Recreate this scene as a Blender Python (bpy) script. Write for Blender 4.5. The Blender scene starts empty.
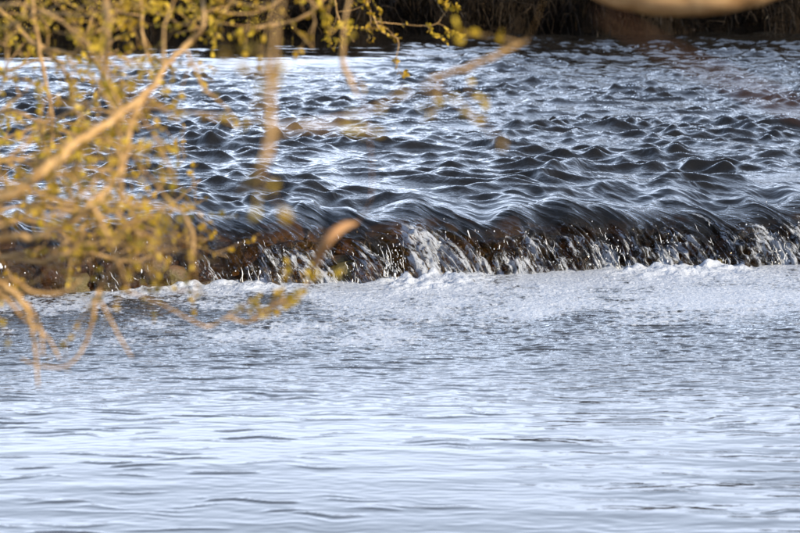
import bpy, bmesh, math, random
import numpy as np
from mathutils import Vector

# ------------------------------------------------------------------ camera, sky, sun, exposure
scene = bpy.context.scene
C = scene.collection
FPX = 3258.0                       # focal length in pixels of an 800 px wide frame
CAM_H = 2.0                        # metres above the lower pool
PITCH = math.atan(321.5 / FPX)     # downward
cam_data = bpy.data.cameras.new('camera')
cam = bpy.data.objects.new('camera', cam_data)
C.objects.link(cam)
cam.location = (0, 0, CAM_H)
cam.rotation_euler = (math.pi / 2 - PITCH, 0, 0)
cam_data.sensor_width = 36.0
cam_data.lens = 36.0 * FPX / 800.0
cam_data.clip_start = 0.1
cam_data.clip_end = 4000.0
cam_data.dof.use_dof = True
cam_data.dof.focus_distance = 19.9
cam_data.dof.aperture_fstop = 7.2
scene.camera = cam

SUN_EL, SUN_AZ = math.radians(26), math.radians(120)   # azimuth clockwise from +Y (the view direction)
world = bpy.data.worlds.new('World')
scene.world = world
world.use_nodes = True
wn = world.node_tree.nodes; wl = world.node_tree.links
bg = wn['Background']
sky = wn.new('ShaderNodeTexSky')
sky.sky_type = 'NISHITA'
sky.sun_disc = False
sky.sun_elevation = SUN_EL
sky.sun_rotation = SUN_AZ
sky.air_density = 1.0
sky.dust_density = 1.0
sky.ozone_density = 3.0
# broken white cloud over the whole sky: a flat layer, so it closes up towards the horizon all round
def wmath(op, a, b=None, clamp=False):
    n = wn.new('ShaderNodeMath'); n.operation = op; n.use_clamp = clamp
    for i, v in enumerate((a, b)):
        if v is None: continue
        if isinstance(v, (int, float)): n.inputs[i].default_value = v
        else: wl.new(v, n.inputs[i])
    return n.outputs[0]
wtc = wn.new('ShaderNodeTexCoord'); sep = wn.new('ShaderNodeSeparateXYZ'); wl.new(wtc.outputs['Generated'], sep.inputs[0])
zc_ = wmath('ADD', wmath('MAXIMUM', sep.outputs[2], 0.0), 0.06)
cmb = wn.new('ShaderNodeCombineXYZ')
wl.new(wmath('DIVIDE', sep.outputs[0], zc_), cmb.inputs[0]); wl.new(wmath('DIVIDE', sep.outputs[1], zc_), cmb.inputs[1])
cn = wn.new('ShaderNodeTexNoise'); cn.inputs['Scale'].default_value = 0.55; cn.inputs['Detail'].default_value = 5; cn.inputs['Roughness'].default_value = 0.55
wl.new(cmb.outputs[0], cn.inputs['Vector'])
cover = wmath('MULTIPLY', wmath('SUBTRACT', cn.outputs[0], 0.40), 3.0, clamp=True)
path = wmath('POWER', wmath('MINIMUM', wmath('DIVIDE', 0.200, zc_), 1.0), 1.6)                # slant path through the layer
cf = wmath('ADD', wmath('MULTIPLY', path, 0.90), wmath('MULTIPLY', cover, 0.04), clamp=True)
cm = wn.new('ShaderNodeMix'); cm.data_type = 'RGBA'
wl.new(cf, cm.inputs[0]); wl.new(sky.outputs[0], cm.inputs[6]); cm.inputs[7].default_value = (12.6, 14.4, 18.0, 1)
wl.new(cm.outputs[2], bg.inputs[0])
bg.inputs[1].default_value = 0.10
sd = bpy.data.lights.new('sun', 'SUN')
sd.energy = 4.6; sd.angle = math.radians(0.5); sd.color = (1.0, 0.83, 0.58)
sun = bpy.data.objects.new('sun', sd)
C.objects.link(sun)
sdir = Vector((math.sin(SUN_AZ) * math.cos(SUN_EL), math.cos(SUN_AZ) * math.cos(SUN_EL), math.sin(SUN_EL)))
sun.rotation_euler = sdir.to_track_quat('Z', 'Y').to_euler()
sun.location = (30, -10, 20)
vs = scene.view_settings
vs.view_transform = 'Standard'; vs.look = 'None'; vs.gamma = 1.0; vs.use_curve_mapping = False
vs.exposure = 0.70
scene.cycles.use_denoising = True
scene.cycles.max_bounces = 8
scene.cycles.transparent_max_bounces = 16
scene.cycles.caustics_reflective = False
scene.cycles.caustics_refractive = False

RNG = np.random.default_rng(7)
rnd = random.Random(11)

# ------------------------------------------------------------------ helpers
def at(px, py, d):
    """point at depth d (metres along +Y) seen at pixel (px, py) of the 800x533 frame"""
    a, b = (px - 400.0) / FPX, (266.5 - py) / FPX
    c, s = math.cos(PITCH), math.sin(PITCH)
    y = c + b * s; z = -s + b * c
    k = d / y
    return Vector((a * k, d, CAM_H + z * k))

def tag(o, label=None, cat=None, group=None, kind=None):
    if label: o['label'] = label
    if cat: o['category'] = cat
    if group: o['group'] = group
    if kind: o['kind'] = kind
    return o

def link(name, me, mat=None, parent=None):
    o = bpy.data.objects.new(name, me)
    C.objects.link(o)
    if mat is not None and len(me.materials) == 0: me.materials.append(mat)
    if parent is not None: o.parent = parent
    return o

def empty(name, loc=(0, 0, 0)):
    o = bpy.data.objects.new(name, None)
    C.objects.link(o); o.location = loc; o.empty_display_size = 0.1
    return o

def np_mesh(name, verts, faces, smooth=True):
    """verts (N,3), faces (M,k) arrays"""
    me = bpy.data.meshes.new(name)
    verts = np.ascontiguousarray(verts, dtype=np.float32)
    faces = np.ascontiguousarray(faces, dtype=np.int32)
    n, k = faces.shape
    me.vertices.add(len(verts)); me.vertices.foreach_set('co', verts.ravel())
    me.loops.add(n * k); me.loops.foreach_set('vertex_index', faces.ravel())
    me.polygons.add(n)
    me.polygons.foreach_set('loop_start', np.arange(0, n * k, k, dtype=np.int32))
    me.polygons.foreach_set('loop_total', np.full(n, k, dtype=np.int32))
    me.polygons.foreach_set('use_smooth', np.full(n, smooth, dtype=bool))
    me.update(calc_edges=True)
    me.validate()
    return me

def grid_faces(nr, nc, flip=False):
    i = np.arange(nr - 1)[:, None] * nc + np.arange(nc - 1)[None, :]
    i = i.ravel()
    f = np.stack([i, i + 1, i + nc + 1, i + nc], 1)
    return f[:, ::-1] if flip else f

def add_attr(me, name, arr):
    if arr.ndim == 1:
        a = me.attributes.new(name, 'FLOAT', 'POINT'); a.data.foreach_set('value', np.ascontiguousarray(arr, dtype=np.float32))
    else:
        a = me.attributes.new(name, 'FLOAT_VECTOR', 'POINT'); a.data.foreach_set('vector', np.ascontiguousarray(arr, dtype=np.float32).ravel())

def smooth01(e0, e1, x):
    t = np.clip((x - e0) / (e1 - e0), 0, 1)
    return t * t * (3 - 2 * t)

class Noise:
    """periodic band-limited random field on an L metre tile, with its horizontal (choppy) displacement"""
    def __init__(self, N, L, lam, width, seed, stretch=(1.0, 1.0), tail=None):
        r = np.random.default_rng(seed)
        k = np.fft.fftfreq(N, L / N) * 2 * np.pi
        kx, ky = np.meshgrid(k, k, indexing='xy')
        kx = kx * stretch[0]; ky = ky * stretch[1]
        kk = np.hypot(kx, ky); kk[0, 0] = 1e-6
        k0 = 2 * np.pi / lam
        amp = np.exp(-0.5 * (np.log(kk / k0) / width) ** 2) / kk
        if tail: amp = amp + tail * (kk > k0) * (kk / k0) ** -2.6 / k0
        amp[0, 0] = 0
        F = np.fft.fft2(r.standard_normal((N, N))) * amp
        h = np.fft.ifft2(F).real
        s = h.std()
        self.h = (h / s).astype(np.float32)
        self.dx = (np.fft.ifft2(-1j * kx / kk * F).real / s).astype(np.float32)
        self.dy = (np.fft.ifft2(-1j * ky / kk * F).real / s).astype(np.float32)
        self.N, self.L = N, L
    def _s(self, a, x, y):
        N = self.N
        u = np.asarray(x) / self.L * N; v = np.asarray(y) / self.L * N
        i = np.floor(u); j = np.floor(v)
        fu, fv = u - i, v - j
        i = i.astype(np.int64) % N; j = j.astype(np.int64) % N
        i1 = (i + 1) % N; j1 = (j + 1) % N
        return (a[j, i] * (1 - fu) * (1 - fv) + a[j, i1] * fu * (1 - fv) + a[j1, i] * (1 - fu) * fv + a[j1, i1] * fu * fv)
    def __call__(self, x, y): return self._s(self.h, x, y)
    def disp(self, x, y): return self._s(self.dx, x, y), self._s(self.dy, x, y)

# ------------------------------------------------------------------ materials
def new_mat(name):
    m = bpy.data.materials.new(name); m.use_nodes = True
    nt = m.node_tree; nt.nodes.clear()
    out = nt.nodes.new('ShaderNodeOutputMaterial')
    return m, nt, out

def N_(nt, t, **kw):
    n = nt.nodes.new(t)
    for k, v in kw.items(): setattr(n, k, v)
    return n

def ramp(nt, src, stops):
    r = nt.nodes.new('ShaderNodeValToRGB')
    e = r.color_ramp.elements
    while len(e) < len(stops): e.new(0.5)
    for el, (p, c) in zip(e, stops):
        el.position = p; el.color = (c[0], c[1], c[2], 1) if isinstance(c, tuple) else (c, c, c, 1)
    nt.links.new(src, r.inputs[0])
    return r.outputs[0]

def noise(nt, vec, scale, detail=3, rough=0.55):
    n = nt.nodes.new('ShaderNodeTexNoise')
    n.inputs['Scale'].default_value = scale; n.inputs['Detail'].default_value = detail; n.inputs['Roughness'].default_value = rough
    if vec is not None: nt.links.new(vec, n.inputs['Vector'])
    return n.outputs[0]

def mapping(nt, vec, scale):
    m = nt.nodes.new('ShaderNodeMapping'); m.inputs['Scale'].default_value = scale
    nt.links.new(vec, m.inputs['Vector']); return m.outputs[0]

def attr(nt, name):
    a = nt.nodes.new('ShaderNodeAttribute'); a.attribute_name = name; return a

def math_(nt, op, a, b=None, clamp=False):
    m = nt.nodes.new('ShaderNodeMath'); m.operation = op; m.use_clamp = clamp
    for i, v in enumerate((a, b)):
        if v is None: continue
        if isinstance(v, (int, float)): m.inputs[i].default_value = v
        else: nt.links.new(v, m.inputs[i])
    return m.outputs[0]

def mixs(nt, f, a, b):
    m = nt.nodes.new('ShaderNodeMixShader')
    if isinstance(f, (int, float)): m.inputs[0].default_value = f
    else: nt.links.new(f, m.inputs[0])
    nt.links.new(a, m.inputs[1]); nt.links.new(b, m.inputs[2]); return m.outputs[0]

def mat_water(name, mode):
    m, nt, out = new_mat(name)
    geo = N_(nt, 'ShaderNodeNewGeometry')
    pos = geo.outputs['Position']
    flow = attr(nt, 'flow').outputs['Vector']
    foam_a = attr(nt, 'foam').outputs['Fac']
    thin = attr(nt, 'thin').outputs['Fac']
    rip = attr(nt, 'ripple').outputs['Fac']
    # capillary ripples (bump)
    if mode == 'fall':
        h1 = noise(nt, mapping(nt, flow, (55, 16, 1)), 1.0, 3, 0.6)
        h2 = noise(nt, mapping(nt, flow, (16, 5, 1)), 1.0, 2, 0.5)
        d = 0.020
    elif mode == 'upper':
        h1 = noise(nt, mapping(nt, flow, (26, 11, 1)), 1.0, 3, 0.55)
        h2 = noise(nt, mapping(nt, flow, (9, 5, 1)), 1.0, 2, 0.5)
        d = 0.010
    else:
        h1 = noise(nt, mapping(nt, pos, (16, 22, 1)), 1.0, 3, 0.55)
        h2 = noise(nt, mapping(nt, pos, (5, 9, 1)), 1.0, 2, 0.5)
        d = 0.012
    h = math_(nt, 'MULTIPLY', math_(nt, 'ADD', h1, math_(nt, 'MULTIPLY', h2, 1.5)), rip)
    bump = N_(nt, 'ShaderNodeBump'); bump.inputs['Strength'].default_value = 1.0; bump.inputs['Distance'].default_value = d
    nt.links.new(h, bump.inputs['Height'])
    nrm = bump.outputs[0]
    fr = N_(nt, 'ShaderNodeFresnel'); fr.inputs[0].default_value = 1.333; nt.links.new(nrm, fr.inputs[1])
    gl = N_(nt, 'ShaderNodeBsdfGlossy'); gl.inputs['Roughness'].default_value = 0.03; gl.inputs['Color'].default_value = (1, 1, 1, 1)
    nt.links.new(nrm, gl.inputs['Normal'])
    body = N_(nt, 'ShaderNodeBsdfDiffuse')
    body.inputs[0].default_value = (0.009, 0.0085, 0.0078, 1) if mode != 'lower' else (0.022, 0.021, 0.019, 1)
    tr = N_(nt, 'ShaderNodeBsdfTransparent'); tr.inputs[0].default_value = (0.72, 0.58, 0.40, 1)
    b = mixs(nt, thin, body.outputs[0], tr.outputs[0])
    surf = mixs(nt, fr.outputs[0], b, gl.outputs[0])
    # foam: aerated white water, plus sky streaks painted along the lip
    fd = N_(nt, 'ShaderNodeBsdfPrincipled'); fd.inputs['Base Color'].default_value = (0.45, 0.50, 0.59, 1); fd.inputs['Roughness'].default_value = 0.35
    fd.inputs['Specular IOR Level'].default_value = 0.4
    if mode == 'fall':
        f1 = noise(nt, mapping(nt, flow, (95, 30, 1)), 1.0, 5, 0.72)
        f2 = noise(nt, mapping(nt, flow, (34, 3.2, 1)), 1.0, 3, 0.6)
        fsum = math_(nt, 'ADD', math_(nt, 'MULTIPLY', f1, 0.50), math_(nt, 'MULTIPLY', f2, 0.50))
        k = 5.0; c0 = 0.50
        fb_h = f1; fb_d = 0.03
    else:
        fv = flow if mode == 'upper' else pos
        f1 = noise(nt, mapping(nt, fv, (22, 16, 1)), 1.0, 5, 0.65)
        f2 = noise(nt, mapping(nt, fv, (2.4, 1.6, 1)), 1.0, 2, 0.5)
        fsum = math_(nt, 'ADD', math_(nt, 'MULTIPLY', f1, 0.6), math_(nt, 'MULTIPLY', f2, 0.4))
        k = 7.0; c0 = 0.50
        fb_h = noise(nt, mapping(nt, pos, (34, 30, 34)), 1.0, 4, 0.6); fb_d = 0.03
    th = math_(nt, 'ADD', math_(nt, 'MULTIPLY', math_(nt, 'SUBTRACT', fsum, c0), 2.6 if mode == 'fall' else 1.7), math_(nt, 'SUBTRACT', foam_a, 0.5))
    ff = math_(nt, 'MULTIPLY', th, k, clamp=True)
    ff = math_(nt, 'MULTIPLY', ff, math_(nt, 'MULTIPLY', foam_a, 4.0, clamp=True))
    ff = math_(nt, 'MULTIPLY', ff, 0.72 if mode == 'fall' else 0.86)
    fb = N_(nt, 'ShaderNodeBump'); fb.inputs['Strength'].default_value = 0.8; fb.inputs['Distance'].default_value = fb_d
    nt.links.new(fb_h, fb.inputs['Height']); nt.links.new(fb.outputs[0], fd.inputs['Normal'])
    s = mixs(nt, ff, surf, fd.outputs[0])
    nt.links.new(s, out.inputs[0])
    return m

def mat_rock(name, c1, c2, moss=None, rough=0.35, scale=7.0):
    m, nt, out = new_mat(name)
    tc = N_(nt, 'ShaderNodeTexCoord'); geo = N_(nt, 'ShaderNodeNewGeometry')
    oi = N_(nt, 'ShaderNodeObjectInfo')
    n1 = noise(nt, geo.outputs['Position'], scale, 6, 0.65)
    col = ramp(nt, n1, [(0.3, c1), (0.7, c2)])
    hs = N_(nt, 'ShaderNodeHueSaturation'); nt.links.new(col, hs.inputs['Color'])
    nt.links.new(math_(nt, 'ADD', math_(nt, 'MULTIPLY', oi.outputs['Random'], 0.7), 0.65), hs.inputs['Value'])
    c = hs.outputs[0]
    if moss:
        n2 = noise(nt, geo.outputs['Position'], scale * 0.6, 5, 0.7)
        mx = N_(nt, 'ShaderNodeMix'); mx.data_type = 'RGBA'
        nt.links.new(ramp(nt, n2, [(0.47, 0.0), (0.58, 1.0)]), mx.inputs[0])
        nt.links.new(c, mx.inputs[6]); mx.inputs[7].default_value = (*moss, 1); c = mx.outputs[2]
    p = N_(nt, 'ShaderNodeBsdfPrincipled'); nt.links.new(c, p.inputs['Base Color']); p.inputs['Roughness'].default_value = rough
    b = N_(nt, 'ShaderNodeBump'); b.inputs['Strength'].default_value = 0.7; b.inputs['Distance'].default_value = 0.02
    nt.links.new(noise(nt, geo.outputs['Position'], scale * 5, 6, 0.7), b.inputs['Height']); nt.links.new(b.outputs[0], p.inputs['Normal'])
    nt.links.new(p.outputs[0], out.inputs[0])
    return m

def mat_bark(name, c1, c2, scale=40.0, rough=0.7):
    m, nt, out = new_mat(name)
    geo = N_(nt, 'ShaderNodeNewGeometry')
    n1 = noise(nt, geo.outputs['Position'], scale, 4, 0.6)
    p = N_(nt, 'ShaderNodeBsdfPrincipled'); p.inputs['Roughness'].default_value = rough; p.inputs['Specular IOR Level'].default_value = 0.12
    nt.links.new(ramp(nt, n1, [(0.35, c1), (0.65, c2)]), p.inputs['Base Color'])
    b = N_(nt, 'ShaderNodeBump'); b.inputs['Strength'].default_value = 0.5; b.inputs['Distance'].default_value = 0.004
    nt.links.new(n1, b.inputs['Height']); nt.links.new(b.outputs[0], p.inputs['Normal'])
    nt.links.new(p.outputs[0], out.inputs[0])
    return m

def mat_leaf(name, c1, c2, trans=0.45):
    m, nt, out = new_mat(name)
    geo = N_(nt, 'ShaderNodeNewGeometry'); oi = N_(nt, 'ShaderNodeObjectInfo')
    n1 = noise(nt, geo.outputs['Position'], 22.0, 2, 0.5)
    f = math_(nt, 'ADD', math_(nt, 'MULTIPLY', n1, 0.7), math_(nt, 'MULTIPLY', oi.outputs['Random'], 0.3))
    col = ramp(nt, f, [(0.35, c1), (0.65, c2)])
    p = N_(nt, 'ShaderNodeBsdfPrincipled'); p.inputs['Roughness'].default_value = 0.45; p.inputs['Specular IOR Level'].default_value = 0.2
    nt.links.new(col, p.inputs['Base Color'])
    t = N_(nt, 'ShaderNodeBsdfTranslucent'); nt.links.new(col, t.inputs[0])
    nt.links.new(mixs(nt, trans, p.outputs[0], t.outputs[0]), out.inputs[0])
    return m

def mat_soil(name, c1, c2, scale):
    m, nt, out = new_mat(name)
    geo = N_(nt, 'ShaderNodeNewGeometry')
    n1 = noise(nt, geo.outputs['Position'], scale, 7, 0.7)
    p = N_(nt, 'ShaderNodeBsdfPrincipled'); p.inputs['Roughness'].default_value = 0.95; p.inputs['Specular IOR Level'].default_value = 0.08
    nt.links.new(ramp(nt, n1, [(0.3, c1), (0.72, c2)]), p.inputs['Base Color'])
    b = N_(nt, 'ShaderNodeBump'); b.inputs['Strength'].default_value = 1.0; b.inputs['Distance'].default_value = 0.08
    nt.links.new(noise(nt, geo.outputs['Position'], scale * 3, 6, 0.7), b.inputs['Height']); nt.links.new(b.outputs[0], p.inputs['Normal'])
    nt.links.new(p.outputs[0], out.inputs[0])
    return m

M = {
    'upper': mat_water('rapid_water', 'upper'),
    'fall': mat_water('falling_water', 'fall'),
    'lower': mat_water('pool_water', 'lower'),
    'stone': mat_rock('wet_brown_stone', (0.022, 0.013, 0.007), (0.13, 0.070, 0.028), (0.075, 0.058, 0.012)),
    'bed': mat_rock('river_bed_stone', (0.045, 0.030, 0.013), (0.19, 0.125, 0.048), (0.13, 0.10, 0.02)),
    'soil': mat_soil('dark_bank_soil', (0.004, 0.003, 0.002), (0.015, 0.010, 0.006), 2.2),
    'near_soil': mat_soil('near_bank_soil', (0.05, 0.04, 0.02), (0.14, 0.11, 0.05), 3.0),
    'tan_bark': mat_bark('tan_willow_bark', (0.27, 0.16, 0.06), (0.46, 0.305, 0.14)),
    'pale_bark': mat_bark('smooth_tan_bark', (0.36, 0.20, 0.085), (0.60, 0.38, 0.19), 16.0),
    'red_bark': mat_bark('red_brown_bark', (0.09, 0.04, 0.022), (0.16, 0.075, 0.04)),
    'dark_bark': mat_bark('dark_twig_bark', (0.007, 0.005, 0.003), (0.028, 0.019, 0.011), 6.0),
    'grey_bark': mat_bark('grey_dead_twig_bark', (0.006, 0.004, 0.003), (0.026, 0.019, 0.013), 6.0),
    'leaf': mat_leaf('yellow_green_leaf', (0.44, 0.285, 0.024), (0.62, 0.48, 0.05)),
    'dry_leaf': mat_leaf('tan_dry_leaf', (0.36, 0.19, 0.085), (0.46, 0.27, 0.13), 0.3),
    'far_leaf': mat_leaf('ochre_bush_leaf', (0.20, 0.14, 0.018), (0.42, 0.32, 0.05), 0.35),
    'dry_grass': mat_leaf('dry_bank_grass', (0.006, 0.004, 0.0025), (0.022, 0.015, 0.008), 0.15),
}
def mat_drop():
    m, nt, out = new_mat('water_drop')
    p = N_(nt, 'ShaderNodeBsdfPrincipled'); p.inputs['Base Color'].default_value = (0.82, 0.85, 0.88, 1)
    p.inputs['Roughness'].default_value = 0.08; p.inputs['IOR'].default_value = 1.333
    t = N_(nt, 'ShaderNodeBsdfTransparent')
    nt.links.new(mixs(nt, 0.35, p.outputs[0], t.outputs[0]), out.inputs[0])
    return m
M['drop'] = mat_drop()

# ------------------------------------------------------------------ the river
chop = Noise(1024, 17.0, 0.78, 0.50, 1, tail=0.012)
chop2 = Noise(512, 6.1, 0.24, 0.30, 2)
swell = Noise(512, 23.0, 2.6, 0.4, 3)
big = Noise(256, 31.0, 5.0, 0.4, 4)
streak = Noise(1024, 8.0, 0.12, 0.6, 5, stretch=(1.0, 6.0))
streak2 = Noise(512, 8.0, 0.60, 0.6, 6, stretch=(1.0, 3.0))
crum = Noise(512, 2.6, 0.055, 0.5, 8, stretch=(1.0, 2.2))
line = Noise(256, 19.0, 1.0, 0.5, 9)
fine = Noise(512, 3.3, 0.09, 0.45, 10, stretch=(1.0, 0.75))
dash = Noise(1024, 14.0, 0.36, 0.4, 12, stretch=(3.6, 1.0))
dash2 = Noise(1024, 7.0, 0.080, 0.40, 14, stretch=(7.5, 1.0))
boil = Noise(512, 5.0, 0.22, 0.5, 13, tail=0.04)

def base_y(x):
    return 19.5 + 0.40 * x + 0.10 * line(x * 0.8, 3.3) + 0.035 * line(x * 2.6, 7.1)
def crest_z(x):
    return 0.365 + 0.026 * line(x * 1.1, 11.0) + 0.012 * line(x * 3.0, 14.0)
def lip_len(x):
    s = smooth01(-1.5, -0.6, x)
    return np.clip(0.24 + 0.36 * s + 0.12 * line(x * 1.6, 5.0) * s, 0.18, 0.95)

def qsh(V): return 0.16 * V + 0.75 * 1.2 * (1 - np.exp(-V / 1.2))
def build_upper():
    cols = np.concatenate([np.linspace(-1.75, -1.06, 34, endpoint=False), np.linspace(-1.06, 1.06, 700), np.linspace(1.06, 1.75, 35)[1:]])
    NC = len(cols)
    # rows upstream of the lip (far to near), then rows down the fall
    v = [0.0]
    while v[-1] < 43: v.append(v[-1] + 0.0125 + 0.0026 * v[-1])
    v = np.array(v[::-1][:-1])
    NF = 120
    NU = len(v)
    # columns fan out with distance so that far rows reach the banks too
    Yr = 19.6 + v
    half = np.concatenate([0.14 * Yr, np.full(NF, 0.14 * 19.6)])
    X = cols[None, :] * half[:, None]
    Lx = lip_len(X); zc = crest_z(X); yb = base_y(X)
    # --- upstream rows
    V = v[:, None] + Lx[:NU]
    Xu = X[:NU]
    Yu = yb[:NU] * smooth01(9, 2, V) + (19.5 + 0.14 * Xu) * (1 - smooth01(9, 2, V)) + V
    sag = smooth01(0.0, 1.5, V - Lx[:NU])
    Zu = zc[:NU] * (1 - sag) + 0.425 * sag + 0.0015 * np.maximum(V - 1.5, 0)
    # wave amplitude over the rapid
    near = 0.25 + 0.75 * smooth01(0.3, 2.2, V)
    far = 1.0 + 0.30 * smooth01(5, 14, V) - 0.40 * smooth01(20, 30, V)
    leftcalm = 1.0 - 0.88 * smooth01(19, 23.5, V + 1.5 * swell(Xu, Yu)) * smooth01(2.2, -0.8, Xu)
    patch = 0.85 + 0.42 * big(Xu * 1.5, Yu)
    a = near * np.clip(far, 0.1, 1) * leftcalm * np.clip(patch, 0.62, 1.12)
    q = Xu + qsh(V)
    h1 = chop(Xu * 0.62 + 0.1 * V, Yu * 0.85); dx1, dy1 = chop.disp(Xu * 0.62 + 0.1 * V, Yu * 0.85)
    h1 = 0.85 * h1 + 0.38 * chop(Xu * 1.5 + 4.0 + 0.2 * V, Yu * 1.5 + 7.0)
    h2 = chop2(q, Yu); dx2, dy2 = chop2.disp(q, Yu)
    h1 = 1.7 * np.tanh(h1 / 1.7)
    h1 = np.where(h1 > 0, h1 * (1 + 0.02 * h1), h1 * 0.95)
    Zw = a * (0.0290 * h1 + 0.0125 * (1 - 0.5 * smooth01(8, 22, V)) * h2 * (0.6 + 0.5 * np.clip(h1, -1, 2)) + 0.010 * swell(Xu, Yu))
    st = smooth01(2.6, 0.2, V)
    Zu = Zu + 0.09 * smooth01(20.5, 23.5, V) * smooth01(2.2, -0.8, Xu)
    Zw += st * (0.0042 * streak(q, V) + 0.014 * streak2(q, V + 2.0))
    far_r = 1.0 - 0.5 * smooth01(10, 28, V)
    Xw = -a * (0.011 * dx1 + 0.004 * dx2) * 1.0
    Yw = -a * (0.011 * dy1 + 0.004 * dy2) * 1.0
    U = np.stack([Xu + Xw, Yu + Yw, Zu + Zw], -1)
    # --- the fall: quarter ellipse from the lip to the pool
    t = np.linspace(0, 1, NF + 1)[1:]
    th = (t * (math.pi / 2))[:, None]
    Xf = X[NU:]; Lf = Lx[NU:]; zf = zc[NU:]; yf = yb[NU:]
    pw = 1.0
    vv = Lf * (1 - np.sin(th) ** 1.0)
    zz = (zf + 0.06) * np.cos(th) ** pw - 0.06
    s_arc = (Lf - vv) * 0.7 + (zf - zz)
    qf = Xf + qsh(vv)
    brk = smooth01(0.30, 0.70, t)[:, None]
    left = smooth01(-1.45, -0.9, Xf)
    flow_s = -s_arc
    nd = (0.0042 * streak(qf, vv) * (1 - 0.3 * brk) + 0.014 * streak2(qf, vv + 2.0)
          + brk * (0.017 * crum(qf * 1.0, s_arc) + 0.014 * streak(qf * 1.7 + 3.0, s_arc * 0.7)))
    nd = nd * (0.35 + 0.65 * left)
    # join continuously with the last upstream row
    n_y = -np.sin(th); n_z = np.cos(th)
    blend0 = (0.010 * streak(qf, vv))
    ofs = smooth01(0.0, 0.15, t)[:, None]
    zlip = (U[-1, :, 2] - zf[0])[None, :]
    ylip = (U[-1, :, 1] - (yf[0] + Lf[0]))[None, :]
    Fz = zz + zlip * (1 - ofs) + n_z * nd * ofs
    Fy = yf + vv + ylip * (1 - ofs) + n_y * nd * ofs
    # thrown-off bulge: water leaves the lip before it drops
    xl = (U[-1, :, 0] - Xu[-1])[None, :]
    Fx = Xf + xl + 0.16 * (s_arc) * left + 0.004 * brk * crum(qf + 9.1, s_arc + 1.7)
    Fm = np.stack([Fx, Fy, Fz], -1)
    P = np.concatenate([U, Fm], 0)
    NR = NU + NF
    # attributes
    flowA = np.zeros((NR, NC, 3))
    flowA[:NU, :, 0] = q; flowA[:NU, :, 1] = V * (1 - 0.0)
    flowA[NU:, :, 0] = qf + 0.0 * vv; flowA[NU:, :, 1] = Lf - s_arc * 1.0
    thin = np.zeros((NR, NC))
    tn = smooth01(1.1, 0.2, V + 0.25 * streak2(q, V)) * (0.36 + 0.44 * smooth01(1.5, -0.4, Xu))
    thin[:NU] = tn
    thin[NU:] = 0.34 + 0.40 * smooth01(1.5, -0.4, Xf)
    foam = np.zeros((NR, NC))
    foam[:NU] = 0.30 * smooth01(1.3, 2.6, h1 * a) * smooth01(16, 6, V)
    foam[:NU] += 0.50 * smooth01(0.9, 2.4, streak(q * 1.4 + 2.0, V * 0.8)) * smooth01(1.8, 0.5, V)  # sky reflections near the lip, painted as white streaks in the foam mask
    veil = np.clip(0.62 + 0.30 * streak2(qf * 1.3 + 4.0, np.full_like(qf, 1.3)), 0.1, 1.0)
    foam[NU:] = smooth01(0.45 - 0.10 * smooth01(0.6, 2.0, Xf), 0.68, t[:, None] + 0.10 * streak2(qf * 2 + 1.0, s_arc))[:] * (0.46 + 0.18 * veil) * (0.45 + 0.55 * left) + 0.08 * smooth01(0.85, 1.0, t)[:, None]
    foam[NU:] = np.maximum(foam[NU:], 0.50 * smooth01(0.9, 2.4, streak(qf * 1.4 + 2.0, vv * 0.8)) * (0.3 + 0.7 * left))  # the painted sky streaks carried on down the fall
    rip = np.zeros((NR, NC))
    rip[:NU] = (0.35 + 0.65 * smooth01(0.3, 2.0, V)) * np.clip(far_r, 0.25, 1) * np.clip(leftcalm, 0.3, 1)
    rip[NU:] = 0.45 + 0.55 * brk
    # global normals so that the two objects shade as one continuous sheet
    du = np.gradient(P, axis=1); dv = np.gradient(P, axis=0)
    nr = np.cross(dv, du); nr /= np.linalg.norm(nr, axis=-1, keepdims=True) + 1e-12
    if nr[:NU, :, 2].mean() < 0: nr = -nr
    def piece(name, r0, r1, mat):
        p = P[r0:r1].reshape(-1, 3)
        me = np_mesh(name, p, grid_faces(r1 - r0, NC, flip=True))
        for nm, arr in (('foam', foam), ('thin', thin), ('ripple', rip)): add_attr(me, nm, arr[r0:r1].ravel())
        add_attr(me, 'flow', flowA[r0:r1].reshape(-1, 3))
        me.normals_split_custom_set_from_vertices(nr[r0:r1].reshape(-1, 3).astype(np.float32).tolist())
        return link(name, me, mat)
    up = piece('upper_river_water', 0, NU, M['upper'])
    fa = piece('cascade_water', NU - 1, NR, M['fall'])
    return up, fa
up, fa = build_upper()
tag(up, 'choppy dark blue river water rushing over the bed above the weir', kind='structure')
tag(fa, 'glassy brown and white water falling over the weir lip', kind='structure')

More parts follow.
